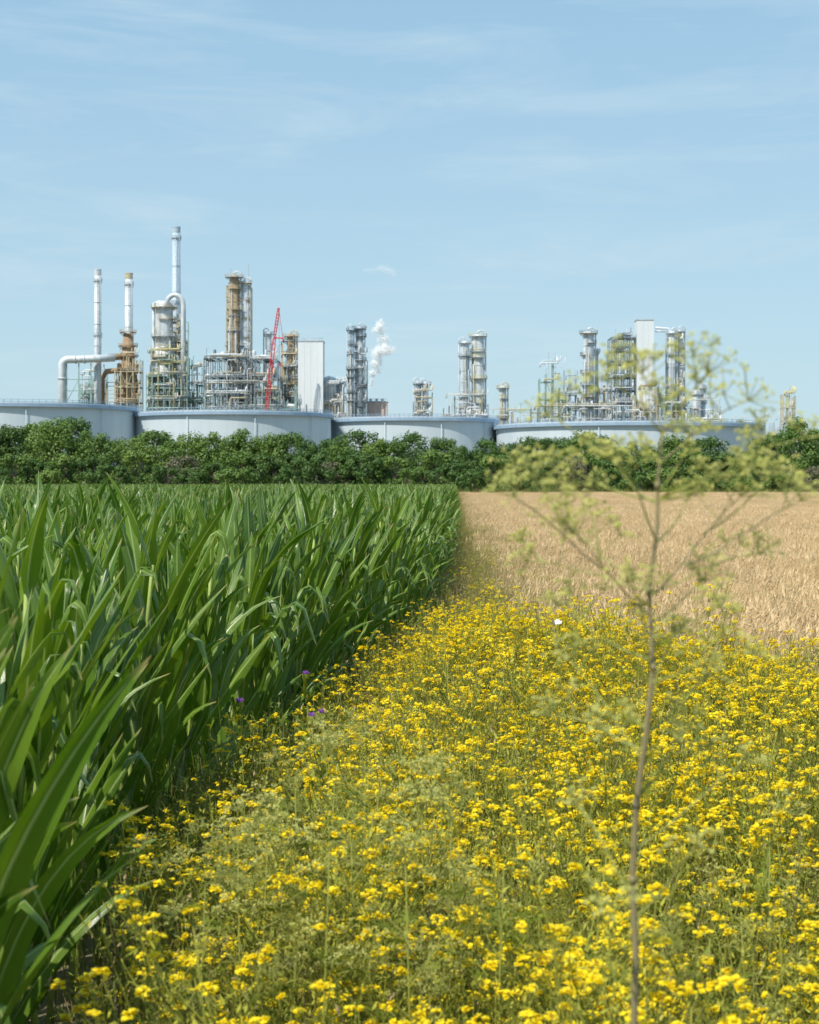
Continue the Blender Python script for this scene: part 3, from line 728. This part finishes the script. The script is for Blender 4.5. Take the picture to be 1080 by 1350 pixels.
def stack(cx,w,ytop,D,label,mat,bands=3,topmat=None,wb=None,plats=2):
    X0=PX(cx,D);r=w*.5*D/F;H=PZ(ytop,D);rb=(wb or w*1.15)*.5*D/F
    th=thing('chimney_stack',(X0,D,0),label,'chimney','refinery chimneys'); s=MB()
    s.tube([(0,0,0),(0,0,H*.5),(0,0,H)],[rb,(rb+r)/2,r],24,mat,True); 
    s.tube([(0,0,H),(0,0,H+.05)],[r*.8,r*.8],24,'dark')
    for i in range(7): z=H*(.25+.1*i); s.tube([(0,0,z),(0,0,z+.3)],rb*1.06 if z<H*.6 else r*1.12,24,mat)
    part('shaft',s,th)
    c=MB(); c.tube([(0,0,H-2.4),(0,0,H-.2)],r*1.05,24,topmat or mat,False); c.tube([(0,0,H-.2),(0,0,H+.3)],r*1.1,24,topmat or mat,False); part('cap',c,th)
    for i in range(plats): platform(th,r*1.02,H-5-i*H*.25,.5)
    l=MB(); ladder(l,0,-rb-.3,H*.3,H-4); part('ladder',l,th)
    return th
stack(129,9,356,790,'slim pale grey metal chimney beside big duct','silver',topmat='silver',wb=10)
stack(170,10,361,800,'slim grey chimney on rusty brown base','silver',topmat='tan',wb=12)
stack(232.5,10.5,300,815,'tallest blue grey steel refinery chimney','blue',topmat='blue',wb=15)
def rusty():
    D=796; th=thing('flue_gas_unit',(PX(169,D),D,0),'rusty brown furnace base with ducts and platforms','refinery unit','refinery process units'); k=D/F
    m=MB(); 
    m.tube([(0,0,0),(0,0,PZ(500,D)),(0,0,PZ(490,D)),(0,0,PZ(462,D)),(0,0,PZ(440,D))],[4.4,4.4,3.2,2.9,2.2],24,'rustb'); part('furnace',m,th)
    for y,c in ((438,2.6),(456,3.2),(470,3.2),(487,3.4),(505,4.5),(520,4.5)): platform(th,c,PZ(y,D),1.4,'rustb','tan')
    d=MB(); d.tube([(-2,0,PZ(470,D)),(-9,0,PZ(471,D)),(-14,0,PZ(474,D))],[1.6,1.5,1.4],16,'rustb'); part('duct',d,th)
    d=MB(); d.tube([(-2,-1,PZ(488,D)),(-10,-1,PZ(490,D)),(-12,-1,PZ(500,D)),(-12,-1,0)],[1.3,1.3,1.3,1.3],14,'rustb'); 
    part('duct',d,th); s=MB()
    for x in (-9,-5,5.5): s.box(x-.25,x+.25,-5,-4.5,0,PZ(505,D),'tan')
    for q in range(6): s.tube([(-9,-4.8,PZ(530-q*5,D)),(5.5,-4.8,PZ(530-q*5,D))],.18,4,'tan')
    part('steelwork',s,th)
    D=785; th=thing('flue_duct',(PX(105,D),D,0),'large silver elbow duct on steel supports','duct'); d=MB(); x=lambda p:(p-105)*D/F
    pts=[(x(82),0,0),(x(82),0,PZ(485,D))]
    for i in range(7):
        a=math.pi-math.pi/2*i/6; pts.append((x(90)+8*D/F*math.cos(a),0,PZ(482,D)+8*D/F*math.sin(a)))
    pts+=[(x(122),0,PZ(473,D)),(x(150),3,PZ(471,D))]
    d.tube(pts,1.75,18,'silver')
    for px_ in (86,100,112): d.tube([(x(px_)-.2 if px_>90 else x(82),0,PZ(474 if px_>90 else 500,D)),(x(px_)+.2 if px_>90 else x(82),0,PZ(474 if px_>90 else 498,D))],2.05,18,'rail')
    part('duct',d,th); s=MB()
    for q in (88,104,120): s.box(x(q)-.25,x(q)+.25,-.25,.25,0,PZ(479,D),'green')
    for q in (500,515,530): s.tube([(x(88),0,PZ(q,D)),(x(120),0,PZ(q,D))],.2,4,'green')
    s.tube([(x(88),0,PZ(530,D)),(x(104),0,PZ(500,D))],.15,4,'green'); s.tube([(x(104),0,PZ(530,D)),(x(120),0,PZ(500,D))],.15,4,'green')
    part('support',s,th)
rusty()
frame(108,140,492,800,4,4,'low pipe rack beside the chimneys',steel='green',seed=33,depth=8,dens=.8)
frame(154,186,470,792,4,6,'rusty pipe structure around furnace base',steel='tan',seed=34,depth=11,dens=.6,pipes=('rustb','tan','rustb'))
column(217,24,402,800,9,'fat silver vessel wrapped with tan platforms and pipes',steps=[(480,18),(462,27),(402,23)],rail='tan',deck='tan',ext=1.8)
def loop():
    D=797; th=thing('overhead_pipe',(PX(236,D),D,0),'large silver looping overhead pipe','pipe'); d=MB(); x=lambda p:(p-236)*D/F
    pts=[(x(218),0,PZ(402,D))]
    for i in range(9):
        a=math.pi-math.pi*i/8; pts.append((x(231)+11*D/F*math.cos(a),-1,PZ(402,D)+13*D/F*math.sin(a)))
    pts+=[(x(242),-1,PZ(420,D)),(x(242),-1,0)]
    d.tube(pts,1.15,14,'silver'); part('pipe',d,th); s=MB(); 
    s.box(x(248),x(248)+.5,-1,-.5,0,PZ(425,D),'green')
    for q in range(425,520,12): s.box(x(240),x(248),-1.2,-1,PZ(q,D),PZ(q,D)+.3,'green')
    part('bracket',s,th)
loop()
frame(197,250,466,798,7,8,'green steel refinery structure packed with pipes',seed=3,depth=18,dens=1.3,pipes=('silver','green','tan','dark','yel'))
frame(246,276,486,805,4,5,'open green steel platform structure',seed=4,depth=12,dens=1,pipes=('silver','green','tan'))
frame(201,247,412,803,4,9,'steel access tower around silver vessel',seed=14,depth=9,dens=.5,pipes=('silver','rail','tan'),steel='tan',lv0=.5,vess=False)
column(309,12,362,790,11,'tall rusty tan column wrapped in ladders and platforms',shell='rust',deck='tan',rail='tan',ext=1.9,pc='silver')
column(323,11,370,792,9,'tall silver distillation column with platforms',deck='tan',rail='rail',ext=1.2)
frame(300,331,378,796,2,12,'tall open steel tower around two columns',steel='tan',seed=35,depth=10,dens=.35,pipes=('silver','tan','rail'),vess=False,stag=False,lv0=.35)
column(354,8,437,800,5,'slender silver column with platforms',ext=.9)
frame(272,334,474,785,7,5,'wide refinery deck with vessels and pipe bundles',steel='dark',seed=5,depth=18,dens=1.3,pipes=('silver','white','tan','silver','dark'),stag=False)
frame(331,368,476,788,4,5,'refinery deck with silver pipe bundles and railings',steel='dark',seed=15,depth=18,dens=1.3,pipes=('silver','tan','silver'),stag=False)
frame(272,390,508,780,11,3,'lower process deck crowded with exchangers',steel='green',seed=6,depth=10,dens=1.3,pipes=('silver','tan','dark'))
column(384,11,440,795,9,'weathered brown column with many platforms',shell='rust',deck='tan',rail='tan',ext=1.6,pc='tan')
frame(372,396,452,797,3,8,'tan steel tower frame',steel='tan',seed=7,depth=9,dens=.8,pipes=('tan','silver','dark'))
def block(x0,x1,ytop,D,depth,label,mat,name='industrial_building',roofbits=True,band=None):
    X0=PX(x0,D);X1=PX(x1,D);H=PZ(ytop,D);W=X1-X0
    th=thing(name,((X0+X1)/2,D,0),label,'industrial building','plant buildings'); w=MB()
    w.box(-W/2,W/2,0,depth,0,H,mat); part('wall',w,th)
    s=MB(); 
    n=max(3,int(W/2.5))
    for i in range(1,n): x=-W/2+W*i/n; s.box(x-.06,x+.06,-.12,-.002,0,H-.1,mat)
    part('wall_rib',s,th)
    r=MB(); r.box(-W/2-.2,W/2+.2,-.25,depth+.2,H+.002,H+.5,'rail'); part('roof',r,th)
    if roofbits:
        q=MB()
        for i in range(3):
            x=W*(-.3+.28*i); q.box(x-.6,x+.6,2,3.5,H+.502,H+1.6,'rail')
        for h in (1.1,1.6): q.tube([(-W/2,0,H+h),(W/2,0,H+h)],.06,4,'rail')
        part('roof_vent',q,th)
block(393,426,450,790,14,'tall windowless white plant building','white')
def crane():
    D=770; th=thing('crawler_crane',(PX(345,D),D,0),'red lattice boom crane standing at refinery','crane'); x=lambda p:(p-345)*D/F
    def lattice(mb,a,b,w,n,mat):
        a=Vector(a);b=Vector(b);d=(b-a).normalized(); u=Vector((0,1,0)); v=d.cross(u).normalized()
        cs=[u*w+v*w,u*w-v*w,-u*w-v*w,-u*w+v*w]
        for c in cs: mb.tube([a+c*.4,a+d*3+c,b-d*3+c,b+c*.3],.17,4,mat,False)
        for i in range(n):
            p=a+(b-a)*(i+.5)/n;q=a+(b-a)*(i+1.5)/n if i<n-1 else b
            for j in range(4): mb.tube([p+cs[j],q+cs[(j+1)%4]],.1,3,mat,False)
    b=MB(); lattice(b,(x(341),0,2.5),(x(362),0,PZ(445,D)),.65,26,'red'); part('boom',b,th)
    j=MB(); lattice(j,(x(362),0,PZ(445,D)),(x(367.5),0,PZ(406,D)),.5,9,'red'); j.tube([(x(362),0,PZ(445,D)),(x(373),0,PZ(446,D)),(x(374),0,PZ(452,D))],.35,6,'red'); j.tube([(x(373),0,PZ(446,D)),(x(367.5),0,PZ(406,D))],.1,4,'red'); part('jib',j,th)
    c=MB(); c.tube([(x(367.5),0,PZ(406,D)),(x(369),0,PZ(480,D))],.08,4,'dark'); c.box(x(369)-.4,x(369)+.4,-.4,.4,PZ(483,D),PZ(480,D),'red'); part('hook_cable',c,th)
    t=MB(); t.box(-8,2,-2,2,1.4,4,'red'); t.box(-9,-6.5,-2.4,2.4,1.5,4.5,'dark'); part('superstructure',t,th)
    k=MB(); k.box(0,2,-3.2,-2.05,1.6,4.2,'glass'); part('cab',k,th)
    for yy in (-3,2): 
        k=MB(); k.tube([(-5,yy+.5,.7),(4,yy+.5,.7)],.7,8,'dark'); k.box(-5,4,yy,yy+1,.1,1.3,'dark'); part('track',k,th)
crane()
def vesselgroup(cx,D,ytop,r,label,mat='white',sph=False):
    th=thing('process_vessel',(PX(cx,D),D,0),label,'vessel','refinery vessels'); m=MB(); H=PZ(ytop,D)
    m.vessel((0,0,2),(0,0,H-r*.5),r,22,mat); part('shell',m,th); platform(th,r,H-2.5,.9); platform(th,r,H-9,.9); l=MB(); ladder(l,0,-r-.4,2,H); part('ladder',l,th)
vesselgroup(434,800,496,3.4,'rounded white pressure vessel','white'); vesselgroup(447,805,500,2.6,'cream pressure vessel with platforms','silver')
frame(427,458,508,798,4,4,'low pipe structure with tan vessels',steel='tan',seed=8,depth=9,dens=1.2)
column(464,7,432,790,9,'slim dark grey column with platforms',shell='blue',deck='dark',rail='dark',ext=1.2)
column(474,10,430,792,10,'grey distillation column with many platforms',shell='silver',deck='dark',rail='dark',ext=1.3)
frame(458,484,470,795,3,6,'dark steel structure around grey columns',steel='dark',seed=9,depth=9,dens=.9,pipes=('silver','dark'))
block(483,511,530,800,12,'low pale building with reddish roofline','brick',roofbits=True)
column(551,6,502,800,4,'short silver column with platforms',ext=1.2,pc='silver'); column(561,8,503,802,4,'short grey column with platforms',ext=1.1)
frame(545,570,518,800,3,3,'small steel structure around short columns',steel='dark',seed=10,depth=8)
column(613,11,449,795,7,'silver distillation column with platforms',ext=1.0,rail='rail')
column(630,16,440,797,8,'wide silver distillation column with yellowish platforms',ext=1.3,deck='tan',rail='yel')
frame(585,643,524,790,8,3,'low process deck with vessels and pipes',steel='dark',seed=11,depth=9,dens=1.3)
column(663,9,508,800,5,'short tan and silver column',ext=1.3,deck='tan',rail='yel',pc='tan')
frame(645,705,543,800,8,1,'low pipe rack with yellow railings',steel='tan',seed=16,depth=8)
frame(711,746,481,800,4,5,'open steel portal frame with pipes',steel='green',seed=12,depth=8,dens=.6,vess=False)
frame(742,768,500,802,3,5,'white steel structure with pipes',steel='rail',seed=17,depth=8,dens=.9,pipes=('white','silver','dark'))
column(776,14,436,795,8,'silver distillation column with wide top platform',ext=1.6,deck='tan',rail='dark')
column(787,4,460,797,3,'very slim silver column',ext=.8,pipe=False)
frame(788,806,497,800,2,5,'small steel frame with tan pipework',steel='tan',seed=18,depth=8)
frame(804,839,446,800,4,8,'dark multi storey steel structure with decks',steel='dark',seed=13,depth=14,dens=1.0,pipes=('dark','silver','dark'),stag=False)
block(840,862,422,790,9,'tall narrow pale concrete tower','white',name='concrete_tower',roofbits=False)
frame(836,864,512,782,3,3,'tan and silver pipework at tower foot',steel='tan',seed=19,depth=8,dens=1.2,pipes=('tan','rust','silver'))
column(886,9,436,800,8,'slim white column with platforms',ext=1.1,shell='white'); column(896,9,434,803,8,'slim silver column with platforms',ext=1.1,deck='tan')
def cross():
    D=801; th=thing('overhead_pipe',(PX(874,D),D,0),'white overhead pipe linking tower and column','pipe'); d=MB(); x=lambda p:(p-874)*D/F
    d.tube([(x(864),0,PZ(432,D)),(x(874),0,PZ(433,D)),(x(881),0,PZ(433,D)),(x(884),0,PZ(437,D)),(x(884),0,PZ(470,D))],.5,8,'white'); part('pipe',d,th)
    d=MB(); d.tube([(x(864),-1,PZ(437,D)),(x(876),-1,PZ(437,D)),(x(878),-1,PZ(441,D)),(x(878),-1,0)],.4,8,'silver'); part('pipe',d,th)
cross()
frame(866,905,512,798,5,4,'green pipe structure below slim columns',steel='green',seed=20,depth=9,dens=1.2)
frame(880,902,450,805,2,8,'slim grey steel tower between columns',steel='rail',seed=36,depth=8,dens=.5,vess=False)
vesselgroup(918,800,513,2.4,'silver pressure vessel on legs','silver'); vesselgroup(926,803,505,1.5,'slim silver pressure vessel','silver')
frame(903,948,530,798,5,3,'low rack with silver pipes',steel='rail',seed=21,depth=9,dens=1.2)
frame(700,850,538,780,16,1,'long low pipe rack with silver pipes',steel='dark',seed=22,depth=7,dens=1.1)
frame(950,1030,554,800,7,1,'long low pipe rack near tank',steel='rail',seed=24,depth=7,dens=1.0,pipes=('silver','blue'))
frame(1031,1047,520,800,2,5,'small yellowish steel tower',steel='tan',seed=23,depth=6,dens=.5,pipes=('tan','silver','yel'),vess=False)
frame(984,1028,560,600,4,2,'grey pipe rack beside storage tank',steel='rail',seed=25,depth=6,dens=.5,pipes=('silver','blue'),vess=False)
# ---------------------------------------------------------------- steam
def steam(cx,D,path,label,cnt,sz,spread):
    th=obj('steam_plume',None,None,(PX(cx,D),D,0)); tag(th,label,'steam','white steam plumes')
    mb=MB(); k=D/F; r=random.Random(cx)
    blobs=[]
    for i in range(60):
        t=(i+.5)/60*(len(path)-1); a=min(int(t),len(path)-2); f=t-a; p=path[a];q=path[a+1]
        x=p[0]+(q[0]-p[0])*f;y=p[1]+(q[1]-p[1])*f;w=(p[2]+(q[2]-p[2])*f)*.5*k
        blobs.append((Vector(((x-cx)*k+r.gauss(0,w*.4),r.gauss(0,w*.4),PZ(y,D)+r.gauss(0,w*.3))),w*r.uniform(.35,.6)))
    tot=sum(b[1]**2 for b in blobs)
    for c,rad in blobs:
        for j in range(int(cnt*rad**2/tot)):
            p=c+Vector((r.gauss(0,1),r.gauss(0,1),r.gauss(0,1)))*rad*spread
            s=sz*r.uniform(.5,1.2); nr=Vector((r.gauss(0,1)-.5,r.gauss(0,1)-1.4,r.gauss(0,1)+1.2)).normalized(); u=nr.orthogonal().normalized()*s; v=nr.cross(u)
            mb.quad(p-u,p-v,p+u,p+v,'steam')
    part('plume',mb,th)
steam(498,840,[(486,514,3),(489,503,8),(492,488,14),(496,474,18),(504,463,22),(512,459,14),(504,451,11),(501,440,16),(502,430,14),(503,422,6)],'white steam plume rising above the refinery',11000,.18,.58)
steam(503,842,[(478,356,4),(490,357,7),(503,353,11),(514,357,12),(520,362,4)],'faint white steam wisp drifting in the sky',2200,.075,.9)
# ---------------------------------------------------------------- light, world, camera
sd=Vector((-0.50,-0.58,0.98)).normalized()
el=math.asin(sd.z)
w=bpy.data.worlds.new('World'); sc.world=w; w.use_nodes=True; nt=w.node_tree; nt.nodes.clear()
o=N(nt,'ShaderNodeOutputWorld'); bg=N(nt,'ShaderNodeBackground'); bg.inputs['Strength'].default_value=0.14
sk=N(nt,'ShaderNodeTexSky'); sk.sky_type='NISHITA'; sk.sun_disc=False; sk.sun_elevation=el; sk.sun_rotation=math.atan2(sd.x,sd.y); sk.air_density=1.0; sk.dust_density=1.0; sk.ozone_density=1.5
tc=N(nt,'ShaderNodeTexCoord'); mp=N(nt,'ShaderNodeMapping'); mp.inputs['Scale'].default_value=(2.2,2.2,13); mp.inputs['Rotation'].default_value=(.05,.06,.3)
nz=N(nt,'ShaderNodeTexNoise'); nz.inputs['Scale'].default_value=2.6; nz.inputs['Detail'].default_value=9; nz.inputs['Roughness'].default_value=.6; nz.inputs['Distortion'].default_value=.5
mr=N(nt,'ShaderNodeMapRange'); mr.inputs['From Min'].default_value=.48; mr.inputs['From Max'].default_value=.78; mr.inputs['To Max'].default_value=.6
sx=N(nt,'ShaderNodeSeparateXYZ'); hr=N(nt,'ShaderNodeMapRange'); hr.inputs['From Min'].default_value=0.0; hr.inputs['From Max'].default_value=.30
hz=N(nt,'ShaderNodeMix'); hz.data_type='RGBA'; hz.inputs[6].default_value=(3.85,5.4,6.1,1); hz.inputs[7].default_value=(2.45,4.2,5.7,1)
m1=N(nt,'ShaderNodeMix'); m1.data_type='RGBA'; m1.inputs[0].default_value=.8
mx=N(nt,'ShaderNodeMix'); mx.data_type='RGBA'; mx.inputs[7].default_value=(4.5,5.6,6.2,1)
L=nt.links.new
L(tc.outputs['Generated'],sx.inputs[0]);L(sx.outputs['Z'],hr.inputs['Value']);L(hr.outputs[0],hz.inputs[0]);L(sk.outputs[0],m1.inputs[6]);L(hz.outputs[2],m1.inputs[7])
L(tc.outputs['Generated'],mp.inputs[0]);L(mp.outputs[0],nz.inputs[0]);L(nz.outputs['Fac'],mr.inputs['Value']);L(mr.outputs[0],mx.inputs[0]);L(m1.outputs[2],mx.inputs[6]);L(mx.outputs[2],bg.inputs[0]);L(bg.outputs[0],o.inputs[0])
sl=bpy.data.lights.new('sun','SUN'); sl.energy=5.0; sl.angle=math.radians(.5); sl.color=(1,.94,.84)
so=obj('sun',sl,None,(0,0,50)); so.rotation_euler=sd.to_track_quat('Z','Y').to_euler()
cam=bpy.data.cameras.new('camera'); co=obj('camera',cam,None,(0,0,CH)); co.rotation_euler=(math.radians(90),0,0)
cam.sensor_fit='VERTICAL'; cam.sensor_height=36; cam.sensor_width=28.8; cam.lens=60; cam.shift_y=-(675-HY)/1350.0; cam.clip_end=12000; cam.clip_start=.05
cam.dof.use_dof=True; cam.dof.focus_distance=13; cam.dof.aperture_fstop=7.0
sc.camera=co
sc.view_settings.view_transform='Standard'; sc.view_settings.look='None'; sc.view_settings.exposure=0
